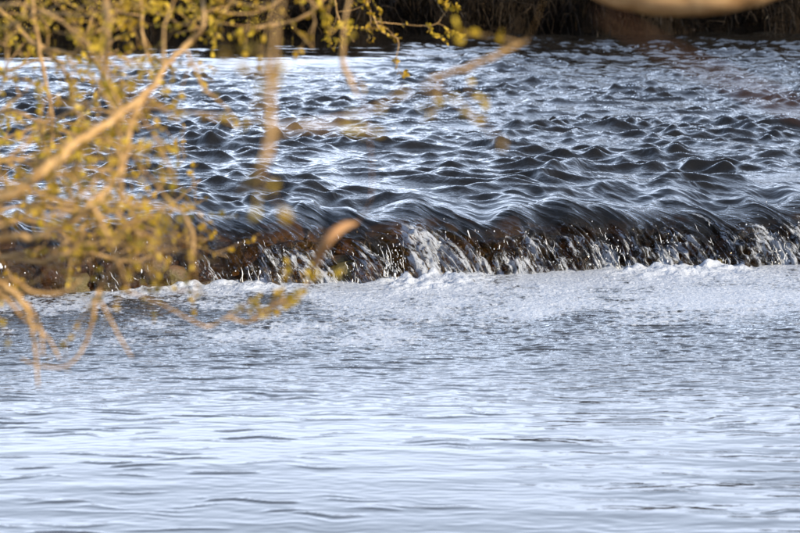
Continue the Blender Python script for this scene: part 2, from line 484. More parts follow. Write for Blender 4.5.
def build_lower():
    cols = np.concatenate([np.linspace(-1.75, -1.06, 30, endpoint=False), np.linspace(-1.06, 1.06, 540), np.linspace(1.06, 1.75, 31)[1:]])
    NC = len(cols)
    w = [-0.35]
    while w[-1] < 11.5: w.append(w[-1] + 0.0110 + (0.0006 * max(w[-1], 0) if w[-1] < 8.8 else 0.05))
    w = np.array(w)                       # distance downstream of the weir foot
    Y0 = 19.5 - w
    # the near pool stays wide enough for its banks
    half = np.maximum(0.14 * Y0, 1.9)
    X = cols[None, :] * half[:, None]
    W = np.repeat(w[:, None], NC, 1)
    k = smooth01(7.0, 0.0, W)
    Y = base_y(X) * k + (19.5 + 0.0 * X) * (1 - k) - W
    lump = smooth01(0.9, 0.08, W)
    patch = np.clip(0.7 + 0.35 * big(X + 5, Y), 0.25, 1.4)
    right = 0.55 + 0.45 * smooth01(-1.5, 0.3, X)
    mid = smooth01(0.2, 0.8, W) * smooth01(6.5, 2.5, W)
    calm = smooth01(2.5, 5.5, W)
    hb = boil(X + 0.3 * W, Y)
    Z = lump * right * ((0.010 * hb + 0.006 * boil(X * 2.1, Y * 2.1) + 0.02) * np.clip(0.8 + 0.5 * swell(X * 2.2, Y * 0.3), 0.1, 1.8))
    Z += mid * (0.0016 * fine(X, Y) + 0.0020 * chop2(X + 3, Y)) * (0.6 + 0.4 * patch)
    ds = dash(X + 0.05 * Y, Y); d2 = dash2(X, Y + 0.022 * chop2(X * 0.8, Y * 0.5 + 1.0) + 0.05 * X)
    ds = np.where(ds > 0.6, 0.6 + 1.7 * (ds - 0.6), ds)
    gate = np.clip(0.05 + 0.42 * dash(X * 0.6 + 3, Y * 0.6 + 2) + 0.50 * smooth01(0.2, -1.4, X), 0.0, 0.95)
    dd = 0.55 * np.tanh(np.maximum(d2 - 1.0, 0.0) / 0.55)
    Z += calm * (0.0015 * ds * patch + 0.0002 * d2 + 0.0002 * fine(X * 0.7, Y) + 0.0078 * dd * gate + 0.003 * swell(X * 0.6, Y)) + mid * 0.0016 * d2
    P = np.stack([X, Y, Z], -1)
    NR = len(w)
    me = np_mesh('pool_water', P.reshape(-1, 3), grid_faces(NR, NC, flip=True))
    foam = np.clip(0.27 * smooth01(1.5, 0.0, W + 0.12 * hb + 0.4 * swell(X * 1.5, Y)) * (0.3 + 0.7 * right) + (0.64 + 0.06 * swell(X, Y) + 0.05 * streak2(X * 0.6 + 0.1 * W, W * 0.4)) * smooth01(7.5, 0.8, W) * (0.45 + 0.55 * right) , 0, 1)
    add_attr(me, 'foam', foam.ravel()); add_attr(me, 'thin', np.zeros(P.shape[0] * NC))
    rp = 0.50 * smooth01(6.0, 1.5, W) + 0.05
    add_attr(me, 'ripple', rp.ravel()); add_attr(me, 'flow', P.reshape(-1, 3))
    return link('pool_water', me, M['lower'])
pool = tag(build_lower(), 'pale silver pool of gently rippled water below the weir', kind='structure')

# bed under the pool
me = np_mesh('river_bed', np.array([[-14, 4, -0.5], [14, 4, -0.5], [14, 60, -0.5], [-14, 60, -0.5]]), np.array([[0, 1, 2, 3]]))
tag(link('river_bed', me, M['bed']), 'brown stony river bed under the water', kind='structure')

# ------------------------------------------------------------------ the weir of rough stones behind the falling water
def rock_mesh(name, sx, sy, sz, seed, sub=3):
    r = random.Random(seed)
    bm = bmesh.new()
    bmesh.ops.create_cube(bm, size=2.0)
    bmesh.ops.subdivide_edges(bm, edges=bm.edges[:], cuts=sub, use_grid_fill=True)
    ph = [r.uniform(0, 6.3) for _ in range(9)]
    for vtx in bm.verts:
        p = vtx.co.copy()
        n = p.normalized()
        p = p * 0.62 + n * 0.42 * 1.1
        d = 0.10 * math.sin(2.3 * p.x + ph[0]) * math.cos(2.1 * p.y + ph[1]) + 0.07 * math.sin(4.7 * p.z + ph[2] + 2 * p.x) + 0.05 * math.sin(6.1 * p.y + ph[3] + 3 * p.x)
        p = p * (1 + d)
        vtx.co = Vector((p.x * sx, p.y * sy, p.z * sz))
    me = bpy.data.meshes.new(name); bm.to_mesh(me); bm.free()
    for f in me.polygons: f.use_smooth = True
    return me

weir = empty('weir', (0, 19.6, 0))
tag(weir, 'low weir of rough brown stones under the falling water', 'weir')
rocks = [rock_mesh('stone', 0.5, 0.5, 0.5, s) for s in range(7)]
for me_ in rocks: me_.materials.append(M['stone'])
def one(f, x): return float(f(np.array([x]))[0])
def add_stone(x, v, z, sx, sy, sz):
    o = link('stone', rnd.choice(rocks), None, weir)
    o.location = Vector((x, one(base_y, x) + v, z)) - weir.location
    o.scale = (sx, sy, sz)
    o.rotation_euler = (rnd.uniform(-.15, .15), rnd.uniform(-.12, .12), math.atan(0.4) + rnd.uniform(-.25, .25) + rnd.choice((0, math.pi)))
for course in range(4):
    x = -3.4 + 0.13 * course
    while x < 3.6:
        w_ = rnd.uniform(0.20, 0.42)
        x += w_ * 0.5
        L = one(lip_len, x); zc = one(crest_z, x)
        thf = math.radians((86, 66, 48, 30)[course] + rnd.uniform(-5, 5))
        vn, zn = math.sin(thf), math.cos(thf)          # outward normal is (-vn, zn)
        sz = rnd.uniform(0.15, 0.20); sy = rnd.uniform(0.26, 0.36)
        dep = rnd.uniform(0.05, 0.085)
        back = dep + 0.5 * (sy * vn + sz * zn)
        add_stone(x, L * (1 - math.sin(thf)) + back * vn, (zc + 0.06) * math.cos(thf) - 0.06 - back * zn, w_ * 1.04, sy, sz)
        x += w_ * 0.5
# sill slab that carries the water to the lip
xs = np.linspace(-5.5, 5.5, 160); vs_ = np.array([0.10, 0.14, 0.22, 0.4, 0.8, 1.4, 2.5, 5.0])
XX, VV = np.meshgrid(xs, vs_)
ZZ = np.where(VV < 0.12, -0.3, crest_z(XX) - 0.10 - 0.14 * smooth01(0.30, 0.10, VV) + 0.018 * streak2(XX, VV) - 0.05 * smooth01(0.6, 2.5, VV))
YY = base_y(XX) + VV + (lip_len(XX) - 0.25) * 0.8
me = np_mesh('sill', np.stack([XX, YY - 19.6, ZZ], -1).reshape(-1, 3), grid_faces(len(vs_), len(xs)))
link('sill', me, M['bed'], weir)

# ------------------------------------------------------------------ spray: drops and broken strands thrown off the fall
def drops():
    bm = bmesh.new(); bmesh.ops.create_icosphere(bm, subdivisions=1, radius=1.0)
    bv = np.array([v.co[:] for v in bm.verts]); bf = np.array([[v.index for v in f.verts] for f in bm.faces]); bm.free()
    r = np.random.default_rng(21)
    n = 2600
    x = r.uniform(-2.9, 3.0, n)
    keep = r.uniform(0, 1, n) < (0.18 + 0.82 * smooth01(-1.3, -0.4, x)) * np.clip(0.55 + 0.45 * streak2(x * 1.3 + 4.0, np.full_like(x, 1.3)), 0.1, 1)
    x = x[keep]; n = len(x)
    z = np.abs(r.normal(0.0, 0.12, n)) + 0.01
    z = np.minimum(z, 0.42)
    zc = crest_z(x); L = lip_len(x)
    u = np.clip((z + 0.06) / (zc + 0.06), 0, 1)
    v = L * (1 - np.sin(np.arccos(u)))
    y = base_y(x) + v - np.abs(r.normal(0.012, 0.035, n)) - 0.005
    rad = 0.0014 + r.exponential(0.0012, n); rad = np.minimum(rad, 0.009)
    el = 1.0 + r.exponential(0.5, n)
    V = bv[None] * np.stack([rad, rad, rad * el], -1)[:, None, :] + np.stack([x, y, z], -1)[:, None, :]
    F = bf[None] + (np.arange(n) * len(bv))[:, None, None]
    V = V.reshape(-1, 3); F = F.reshape(-1, 3)
    # torn strands of falling water
    m = 1300; K = 6
    x0 = r.uniform(-2.9, 3.0, m)
    keep = r.uniform(0, 1, m) < (0.12 + 0.88 * smooth01(-1.3, -0.7, x0)) * np.clip(0.65 + 0.4 * streak2(x0 * 1.3 + 4.0, np.full_like(x0, 1.3)), 0.2, 1)
    x0 = x0[keep]; m = len(x0)
    zt = 0.02 + np.abs(r.normal(0, 0.12, m)); zt = np.minimum(zt, 0.27); ln = np.minimum(r.exponential(0.03, m) + 0.012, zt + 0.03)
    tt = np.linspace(0, 1, K)[None, :]
    zz = zt[:, None] - ln[:, None] * tt
    xx = x0[:, None] + ln[:, None] * tt * (0.22 + r.normal(0, 0.13, m))[:, None] + np.cumsum(r.normal(0, 0.003, (m, K)), 1)
    uu = np.clip((zz + 0.06) / (crest_z(xx) + 0.06), 0, 1)
    vv = lip_len(xx) * (1 - np.sqrt(1 - uu ** 2))
    yy = base_y(xx) + vv - r.uniform(0.004, 0.035, m)[:, None] + np.cumsum(r.normal(0, 0.002, (m, K)), 1)
    rr = (0.001 + np.minimum(r.exponential(0.0010, m), 0.004))[:, None] * (0.15 + np.sin(np.pi * np.clip(tt, 0.03, 0.97)) ** 0.6) * r.uniform(0.6, 1.4, (m, K))
    ctr = np.stack([xx, yy, zz], -1)
    ang = np.array([0, 2.1, 4.2])
    off = np.stack([np.cos(ang), np.sin(ang), 0 * ang], -1)
    SV = (ctr[:, :, None, :] + rr[:, :, None, None] * off[None, None]).reshape(-1, 3)
    i = (np.arange(m)[:, None, None] * K + np.arange(K - 1)[None, :, None]) * 3
    k0 = np.arange(3)[None, None, :]; k1 = (k0 + 1) % 3
    q4 = np.stack([i + k0, i + k1, i + 3 + k1, i + 3 + k0], -1).reshape(-1, 4)
    tri = np.concatenate([q4[:, [0, 1, 2]], q4[:, [0, 2, 3]]], 0) + len(V)
    V = np.concatenate([V, SV], 0); F = np.concatenate([F, tri], 0)
    me = np_mesh('spray_drops', V, F)
    return link('spray_drops', me, M['drop'])
tag(drops(), 'white drops and broken strands of spray along the falling water', 'spray', kind='stuff')

# ------------------------------------------------------------------ banks
def terrain(name, xs, ys, zf, mat):
    X, Y = np.meshgrid(xs, ys)
    P = np.stack([X, Y, zf(X, Y)], -1)
    me = np_mesh(name, P.reshape(-1, 3), grid_faces(len(ys), len(xs)))
    return link(name, me, mat)
def far_water_y(x): return 54.2 + 0.30 * x + 0.35 * line(x * 0.5, 2.0)
def z_far(X, Y):
    d = Y - (54.2 + 0.30 * np.clip(X, -30, 30) + 0.35 * line(X * 0.5, 2.0))
    added_hill = smooth01(-0.5, 4.0, X)                      # unseen rise added to darken the water's reflections; left kept low for bright ones
    z = -0.4 + 1.25 * smooth01(-0.5, 0.35, d) + 0.85 * smooth01(0.3, 2.2, d) + added_hill * (1.9 * smooth01(0.2, 2.8, d) + 1.9 * smooth01(2.0, 7, d))
    z += 0.12 * line(X * 1.1, Y * 1.3) * smooth01(-0.3, 0.6, d) * smooth01(40, 10, d)
    return z
xs = np.concatenate([np.array([-900, -300, -120, -60, -35]), np.linspace(-22, 22, 260), np.array([35, 60, 120, 300, 900])])
ys = np.concatenate([np.linspace(40, 49, 12, endpoint=False), np.linspace(49, 62, 84), np.array([64, 68, 74, 84, 100, 150, 300, 800, 2500])])
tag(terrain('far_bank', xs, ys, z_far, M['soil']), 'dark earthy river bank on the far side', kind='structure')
def z_near(X, Y):
    front = 8.6 - 1.6 * smooth01(-1.5, 1.0, X) * smooth01(3.5, 1.0, X)
    front = front + 2.6 * smooth01(-1.7, -3.2, X)
    d = front - Y
    return -0.35 + 0.75 * smooth01(-0.4, 1.1, d) + 0.05 * line(X * 1.2, Y)
tag(terrain('near_bank', np.linspace(-30, 30, 160), np.linspace(-40, 12.5, 120), z_near, M['near_soil']), 'grassy near bank below the picture', kind='structure')

# ------------------------------------------------------------------ woody plants
def catmull(pts, rad, n=7):
    P = [Vector(p) for p in pts]; out = []; ro = []
    for i in range(len(P) - 1):
        p0 = P[i - 1] if i > 0 else P[i] * 2 - P[i + 1]
        p1, p2 = P[i], P[i + 1]
        p3 = P[i + 2] if i + 2 < len(P) else P[i + 1] * 2 - P[i]
        for k in range(n):
            t = k / n
            out.append(0.5 * ((2 * p1) + (-p0 + p2) * t + (2 * p0 - 5 * p1 + 4 * p2 - p3) * t * t + (-p0 + 3 * p1 - 3 * p2 + p3) * t ** 3))
            ro.append(rad[i] * (1 - t) + rad[i + 1] * t)
    out.append(P[-1]); ro.append(rad[-1])
    return out, ro

class Wood:
    def __init__(self): self.v = []; self.f = []
    def tube(self, pts, rad, sides=6, knob=0.0):
        base = len(self.v)
        n = len(pts)
        up = Vector((0.31, 0.17, 0.93))
        for i, p in enumerate(pts):
            t = (pts[min(i + 1, n - 1)] - pts[max(i - 1, 0)])
            if t.length < 1e-9: t = Vector((0, 0, 1))
            t.normalize()
            a = t.cross(up)
            if a.length < 1e-3: a = t.cross(Vector((1, 0, 0)))
            a.normalize(); b = t.cross(a)
            r = rad[i] * (1 + knob * rnd.uniform(-1, 1))
            for k in range(sides):
                an = 2 * math.pi * k / sides
                self.v.append(p + a * (r * math.cos(an)) + b * (r * math.sin(an)))
        for i in range(n - 1):
            for k in range(sides):
                k2 = (k + 1) % sides
                self.f.append((base + i * sides + k, base + i * sides + k2, base + (i + 1) * sides + k2, base + (i + 1) * sides + k))
        self.f.append(tuple(base + k for k in range(sides))[::-1])
        self.f.append(tuple(base + (n - 1) * sides + k for k in range(sides)))
    def mesh(self, name, origin=Vector((0, 0, 0))):
        me = bpy.data.meshes.new(name)
        me.from_pydata([(v - origin)[:] for v in self.v], [], self.f)
        for p in me.polygons: p.use_smooth = True
        return me

def rvec(s=1.0): return Vector((rnd.gauss(0, s), rnd.gauss(0, s), rnd.gauss(0, s)))

def leaf_shape(seed):
    """folded, cupped little spring leaf: length 1 along +X, two skins"""
    r = random.Random(seed)
    prof = [(0.0, 0.05), (0.22, 0.26), (0.5, 0.34), (0.78, 0.22), (1.0, 0.02)]
    cup, curl = r.uniform(0.3, 0.7), r.uniform(-0.25, 0.35)
    top, bot, f = [], [], []
    for t, w in prof:
        z = curl * t * t
        top.append(((t, -w, z + cup * w), (t, 0, z + 0.05), (t, w, z + cup * w)))
        bot.append(((t, -w, z + cup * w - 0.02), (t, 0, z - 0.04), (t, w, z + cup * w - 0.02)))
    v = [p for row in top for p in row] + [p for row in bot for p in row]
    o = 3 * len(prof)
    for i in range(len(prof) - 1):
        for k in range(2):
            a = 3 * i + k
            f.append((a, a + 3, a + 4, a + 1)); f.append((o + a, o + a + 1, o + a + 4, o + a + 3))
    return v, f
LEAF = [leaf_shape(s) for s in range(5)]
LEAF_ME = []
for v_, f_ in LEAF:
    me = bpy.data.meshes.new('leaf'); me.from_pydata(v_, [], f_)
    for p in me.polygons: p.use_smooth = True
    me.materials.append(M['leaf']); LEAF_ME.append(me)

def leaf_frame(direction):
    x = direction.normalized()
    y = x.cross(rvec()).normalized()
    z = x.cross(y)
    return x, y, z

from mathutils import Matrix
def leaf_matrix(p, d, size):
    x, y, z = leaf_frame(d)
    w = rnd.uniform(0.8, 1.35)
    return Matrix(((x.x * size, y.x * size * w, z.x * size, p.x), (x.y * size, y.y * size * w, z.y * size, p.y), (x.z * size, y.z * size * w, z.z * size, p.z), (0, 0, 0, 1)))

def joined_leaves(name, mats, mat, parent, origin=Vector((0, 0, 0)), kind='stuff'):
    v = []; f = []
    for m_ in mats:
        lv, lf = rnd.choice(LEAF); b = len(v)
        v += [tuple(m_ @ Vector(p) - origin) for p in lv]; f += [tuple(b + i for i in q) for q in lf]
    me = bpy.data.meshes.new(name); me.from_pydata(v, [], f)
    for p in me.polygons: p.use_smooth = True
    o = link(name, me, mat, parent)
    if kind: o['kind'] = kind
    return o

def twig(wood, start, direction, length, r0, leaves, leaf_size, density, depth=0, droop=0.0):
    """a wandering side twig with leaves; may fork"""
    n = 7; pts = [start]; d = direction.normalized(); p = start.copy()
    for i in range(n):
        d = (d + rvec(0.16) + Vector((0, 0, -droop * 0.1))).normalized()
        p = p + d * (length / n); pts.append(p.copy())
        if density > 0 and i > 0:
            for _ in range(1 if rnd.random() < density * 0.6 else (2 if rnd.random() < density * 0.5 else 0)):
                leaves.append((p + rvec(0.002), (d * 0.7 + rvec(0.7)), leaf_size * rnd.uniform(0.55, 1.25)))
        if depth < 1 and rnd.random() < 0.28:
            twig(wood, p.copy(), d + rvec(0.55), length * rnd.uniform(0.35, 0.6), r0 * 0.6, leaves, leaf_size, density, depth + 1, droop)
    rad = [r0 * (1 - 0.65 * i / n) for i in range(n + 1)]
    wood.tube(pts, rad, 5)

class Plant:
    """a shrub or tree: trunk, branches (each with its own twigs) and leaves"""
    def __init__(self, name, loc, label, cat, group=None):
        self.root = empty(name, loc); self.o = Vector(loc)
        tag(self.root, label, cat, group)
        self.all = []                                   # (branch, matrix, apparent size)
    def trunk(self, pts, rad, mat):
        w = Wood(); p, r = catmull(pts, rad, 8); w.tube(p, r, 12, 0.05)
        return link('trunk', w.mesh('trunk', self.o), mat, self.root)
    def branch(self, pts, rad, mat, ntw=0, tl=0.3, tr=0.002, lsize=0.0135, dens=0.8, along=(0.15, 1.0), droop=0.0, own=0.0, bias=Vector((0, 0, 0))):
        w = Wood(); p, r = catmull(pts, rad, 7)
        p = [q + rvec(0.25 * rr if rr < 0.02 else 0.0015) for q, rr in zip(p, r)]
        w.tube(p, r, 8 if max(r) < 0.03 else 20, 0.07 if max(r) < 0.03 else 0.02)
        lv = []
        n = len(p)
        for i in range(ntw):
            j = int((along[0] + (along[1] - along[0]) * rnd.random()) * (n - 2))
            d = (p[j + 1] - p[j]).normalized()
            twig(w, p[j].copy(), d * 0.6 + rvec(0.55) * Vector((1, 0.7, 1)) + bias, tl * rnd.uniform(0.45, 1.3), min(tr, r[j] * 0.8) * rnd.uniform(0.7, 1.3), lv, lsize, dens, 0, droop)
        for j in range(int(along[0] * n), n):
            if rnd.random() < own: lv.append((p[j], rvec(), lsize * rnd.uniform(0.6, 1.2)))
        b = link('branch', w.mesh('branch', self.o), mat, self.root)
        for q, d, s in lv: self.all.append((b, leaf_matrix(q, d, s), s / max(q.y, 1.0), q))
        return b
    def finish(self, limit=300, mat=None):
        vis = []
        for b, m_, s, q in self.all:
            px = 400 + FPX * q.x / q.y; py = -55 + FPX * (CAM_H - q.z) / q.y
            inside = -5 < px < 805 and -5 < py < 538
            vis.append((1 if inside else 0, s, b, m_))
        vis.sort(key=lambda t: (-t[0], -t[1]))
        T = Matrix.Translation(-self.o)
        for inside, s, b, m_ in vis[:limit]:
            o = link('leaf', rnd.choice(LEAF_ME), None, b); o.matrix_local = T @ m_
        rest = {}
        for inside, s, b, m_ in vis[limit:]: rest.setdefault(b, []).append(m_)
        for b, ms in rest.items(): joined_leaves('leaves', ms, mat or M['leaf'], b, self.o)

DS = 1.2            # depth scale of the traced twigs
def A(seq):
    """[(px, py, depth, radius_mm), ...] -> points, radii"""
    return [at(a, b, c * DS) for a, b, c, r in seq], [r / 1000.0 * DS * 0.9 for a, b, c, r in seq]

# --- the willow shrub on the near bank, left
S = Plant('willow_shrub', (-2.9, 7.8, 0.3), 'tan willow shrub with budding yellow-green leaves, blurred across the left side', 'shrub')
S.trunk([(-2.9, 7.8, 0.1), (-2.8, 7.75, 0.8), (-2.65, 7.7, 1.5), (-2.4, 7.6, 2.2), (-2.0, 7.5, 2.8), (-1.4, 7.4, 3.1)], [0.07, 0.06, 0.055, 0.045, 0.035, 0.02], M['tan_bark'])
def from_left(seq, h=1.4):
    p, r = A(seq); s = Vector((-2.66, 7.7, h)); mid = (s + p[0]) * 0.5 + Vector((0, 0, -0.08))
    pre = p[0] + (p[0] - p[1]) * 0.6
    return [s, mid, pre] + p, [max(r[0] * 1.35, 0.006), r[0] * 1.15, r[0] * 1.05] + r
def from_top(seq, x=-1.5):
    p, r = A(seq); s = Vector((-2.0, 7.5, 2.8)); mid = Vector(((s.x + p[0].x) * 0.5, (s.y + p[0].y) * 0.5, max(p[0].z + 0.35, 2.75)))
    pre = p[0] + Vector((-0.04, 0, 0.16))
    return [s, mid, pre] + p, [max(r[0] * 1.2, 0.004), r[0] * 1.1, r[0] * 1.05] + r
TB = M['tan_bark']
big_kw = dict(tl=0.20, tr=0.0026, lsize=0.0155, dens=0.95)
S.branch(*from_left([(-60, 245, 5.0, 14), (0, 202, 5.0, 11), (44, 170, 5.0, 10), (80, 140, 5.1, 8.5), (118, 116, 5.2, 7), (150, 90, 5.4, 6), (165, 66, 5.5, 5.5), (188, 44, 5.6, 4.5), (204, 24, 5.6, 4), (200, -15, 5.7, 3)]), TB, 13, along=(0.3, 0.95), **big_kw)
S.branch(*A([(152, 86, 5.5, 6), (136, 112, 5.3, 5.5), (126, 150, 5.2, 5), (120, 190, 5.2, 4), (118, 220, 5.2, 3)]), TB, 7, **big_kw)
S.branch(*from_top([(28, -20, 6.6, 6), (38, 45, 6.6, 5), (47, 88, 6.6, 4.5), (53, 128, 6.6, 3.5), (48, 165, 6.6, 2)]), TB, 16, along=(0.25, 1), **big_kw)
S.branch(*from_left([(-30, -10, 6.9, 7), (8, 18, 6.9, 6), (34, 44, 6.9, 5), (64, 52, 6.9, 4), (96, 60, 6.9, 3), (128, 70, 6.9, 2)], 2.0), TB, 18, along=(0.25, 1), **big_kw)
S.branch(*from_top([(98, -25, 5.8, 9), (106, 8, 5.8, 8), (108, 44, 5.8, 6), (104, 80, 5.9, 3)]), TB, 8, along=(0.3, 1), **big_kw)
S.branch(*from_top([(136, -25, 6.8, 6), (141, 10, 6.8, 5), (143, 40, 6.8, 4), (152, 66, 6.8, 2.5)]), TB, 8, along=(0.3, 1), **big_kw)
S.branch(*from_top([(280, -30, 3.0, 1), (275, 30, 2.9, 2), (271, 70, 2.9, 4), (269, 110, 2.9, 4.2), (270, 145, 2.9, 3.8), (258, 172, 2.9, 3.4), (240, 194, 3.0, 1.5)]), TB, 5, tl=0.16, tr=0.0018, lsize=0.013, dens=0.8, along=(0.35, 1))
S.branch(*from_left([(-50, 244, 5.0, 8), (0, 238, 5.0, 7), (34, 237, 5.0, 6.5), (67, 224, 5.0, 6), (91, 204, 5.0, 5.5), (113, 182, 5.1, 5), (130, 152, 5.2, 3)], 1.35), TB, 20, along=(0.25, 1), droop=0.0, bias=Vector((0, 0, 0.25)), tl=0.24, tr=0.0026, lsize=0.0135, dens=0.9)
S.branch(*from_left([(-40, 270, 6.0, 6), (0, 258, 6.0, 5), (40, 262, 6.0, 4.5), (80, 252, 6.0, 4), (130, 262, 6.0, 3), (175, 250, 6.0, 2), (214, 262, 6.0, 1.4)], 1.3), TB, 18, along=(0.2, 0.95), droop=-0.2, bias=Vector((0.1, 0, 0.35)), tl=0.2, tr=0.0024, lsize=0.0135, dens=0.8)
S.branch(*A([(92, 205, 5.0, 5), (104, 228, 5.0, 4.5), (112, 248, 5.0, 4), (120, 268, 5.0, 3.4), (130, 296, 5.1, 2)]), TB, 3, tl=0.22, tr=0.002, lsize=0.0135, dens=0.8, droop=0.6)
S.branch(*A([(130, 152, 5.2, 3.5), (160, 190, 5.4, 3), (186, 218, 5.6, 3), (193, 240, 5.6, 3.6), (190, 262, 5.6, 2)]), TB, 5, tl=0.18, tr=0.002, lsize=0.0135, dens=0.7)
S.branch(*from_left([(-40, 225, 7.0, 4), (20, 206, 7.0, 3.6), (80, 212, 7.0, 3), (130, 222, 7.0, 2.5), (170, 205, 7.0, 2), (200, 180, 7.0, 1.2)], 1.4), TB, 20, along=(0.2, 0.95), **big_kw)
S.branch(*from_left([(-30, 120, 6.4, 6), (10, 112, 6.4, 5), (46, 122, 6.4, 4), (84, 108, 6.4, 3), (120, 118, 6.5, 2)], 1.6), TB, 20, along=(0.2, 1), **big_kw)
S.branch(*from_left([(-30, 168, 6.0, 6), (14, 160, 6.0, 4.5), (52, 176, 6.0, 3.5), (92, 168, 6.0, 2.5), (140, 180, 6.1, 1.5)], 1.5), TB, 20, along=(0.2, 1), **big_kw)
# shorter shoots that thicken the crown at the left edge
for y0, y1, d_ in ((30, 12, 6.3), (75, 60, 7.4), (140, 132, 7.4), (190, 206, 6.2), (222, 240, 6.6), (5, 30, 5.9)):
    S.branch(*from_left([(-40, y0 + 14, d_, 4.5), (0, y0, d_, 4), (40, y0 * 0.5 + y1 * 0.5 - 8, d_, 3), (84, y1 + 4, d_, 2.2), (118, y1 - 10, d_, 1.4)], 1.6), TB, 9, tl=0.15, tr=0.002, lsize=0.0145, dens=0.8, along=(0.3, 1), bias=Vector((0, 0, 0.15)), own=0.15)
# drooping sprays at the lower left
for pts in ([(-30, 282, 5.0, 7), (0, 284, 5.0, 6.5), (18, 297, 5.0, 5.5), (29, 318, 5.0, 4), (35, 349, 5.0, 3), (38, 388, 5.0, 1.6)],
            [(-30, 288, 5.1, 6), (2, 292, 5.1, 5.5), (27, 306, 5.1, 4.5), (40, 328, 5.1, 3.4), (43, 356, 5.1, 1.8)],
            [(-30, 292, 5.2, 5), (4, 298, 5.2, 4), (22, 318, 5.2, 3), (46, 336, 5.2, 2.4), (60, 360, 5.2, 1.5)],
            [(-30, 276, 5.1, 5), (12, 280, 5.1, 4.4), (32, 292, 5.1, 4), (60, 293, 5.1, 3.6), (80, 280, 5.1, 2)]):
    S.branch(*from_left(pts, 1.28), TB, 0)
S.branch(*A([(118, 264, 5.0, 3), (103, 282, 5.2, 3.4), (96, 300, 5.2, 3.6), (90, 329, 5.2, 3.2), (82, 350, 5.2, 2.8), (66, 366, 5.2, 2.4), (40, 366, 5.2, 1.6), (20, 358, 5.2, 1.0)]), TB, 0, tl=0.12, tr=0.0015, lsize=0.018, dens=0.5)
S.branch(*A([(96, 292, 5.2, 2.4), (108, 316, 5.2, 2.2), (120, 338, 5.2, 2), (132, 358, 5.2, 1.2)]), TB, 0, tl=0.1, tr=0.0014, lsize=0.018, dens=0.5)
S.branch(*A([(130, 292, 5.1, 1.3), (165, 306, 5.3, 1.2), (205, 326, 5.4, 2.2), (226, 318, 5.4, 2.6), (246, 322, 5.4, 2.8), (262, 312, 5.4, 3.0), (284, 299, 5.4, 2.2)]), TB, 5, tl=0.09, tr=0.0014, lsize=0.0135, dens=0.9, along=(0.4, 1))
# leafy shoots along the top, left of centre
for pts in ([(345, -40, 6.6, 4), (322, 2, 6.6, 3.5), (296, 20, 6.6, 3), (262, 26, 6.6, 2.4), (232, 34, 6.6, 1.6)],
            [(300, -40, 6.2, 4), (284, -5, 6.2, 3.4), (258, 12, 6.2, 2.6), (224, 14, 6.2, 1.6)],
            [(250, -40, 7.2, 4), (232, 0, 7.2, 3), (214, 22, 7.2, 2.4), (176, 34, 7.2, 1.4)]):
    S.branch(*from_top(pts), TB, 8, tl=0.20, tr=0.0018, lsize=0.017, dens=1.0, along=(0.3, 1), own=0.3)
# small hanging shoots over the water, sharper because they reach further out
for pts in ([(330, -40, 9.5, 3), (337, 12, 9.5, 2.6), (345, 28, 9.5, 2.0), (354, 42, 9.5, 1.3)],
            [(362, -40, 9.5, 3), (367, 2, 9.5, 2.4), (374, 18, 9.5, 2), (382, 32, 9.5, 1.6), (398, 40, 9.5, 1.5), (395, 64, 9.5, 1.5)]):
    S.branch(*from_top(pts), TB, 4, tl=0.13, tr=0.0013, lsize=0.0165, dens=0.9, along=(0.5, 1), own=0.25)
S.branch(*A([(376, 22, 9.5, 1.5), (398, 24, 9.6, 1.5), (420, 26, 9.6, 1.4), (436, 24, 9.6, 1.4), (444, 14, 9.6, 1.2), (450, 8, 9.6, 0.9)]), TB, 4, tl=0.08, tr=0.0012, lsize=0.0165, dens=1.0, own=0.25)
S.branch(*from_top([(548, -60, 4.3, 0.12), (543, 0, 4.25, 0.12), (528, 38, 4.2, 0.15), (521, 43, 4.2, 3.0), (500, 53, 4.2, 4), (481, 62, 4.2, 4), (456, 71, 4.2, 3.5), (427, 79, 4.2, 2)]), TB, 3, tl=0.08, tr=0.0016, lsize=0.014, dens=0.9, along=(0.5, 1))
S.branch(*from_top([(352, -40, 4.8, 2), (344, 30, 4.7, 2), (343, 62, 4.7, 4.5), (350, 80, 4.7, 4), (358, 98, 4.7, 1.5)]), TB, 2, tl=0.08, tr=0.0014, lsize=0.013, dens=0.6, along=(0.6, 1))
S.finish(300)
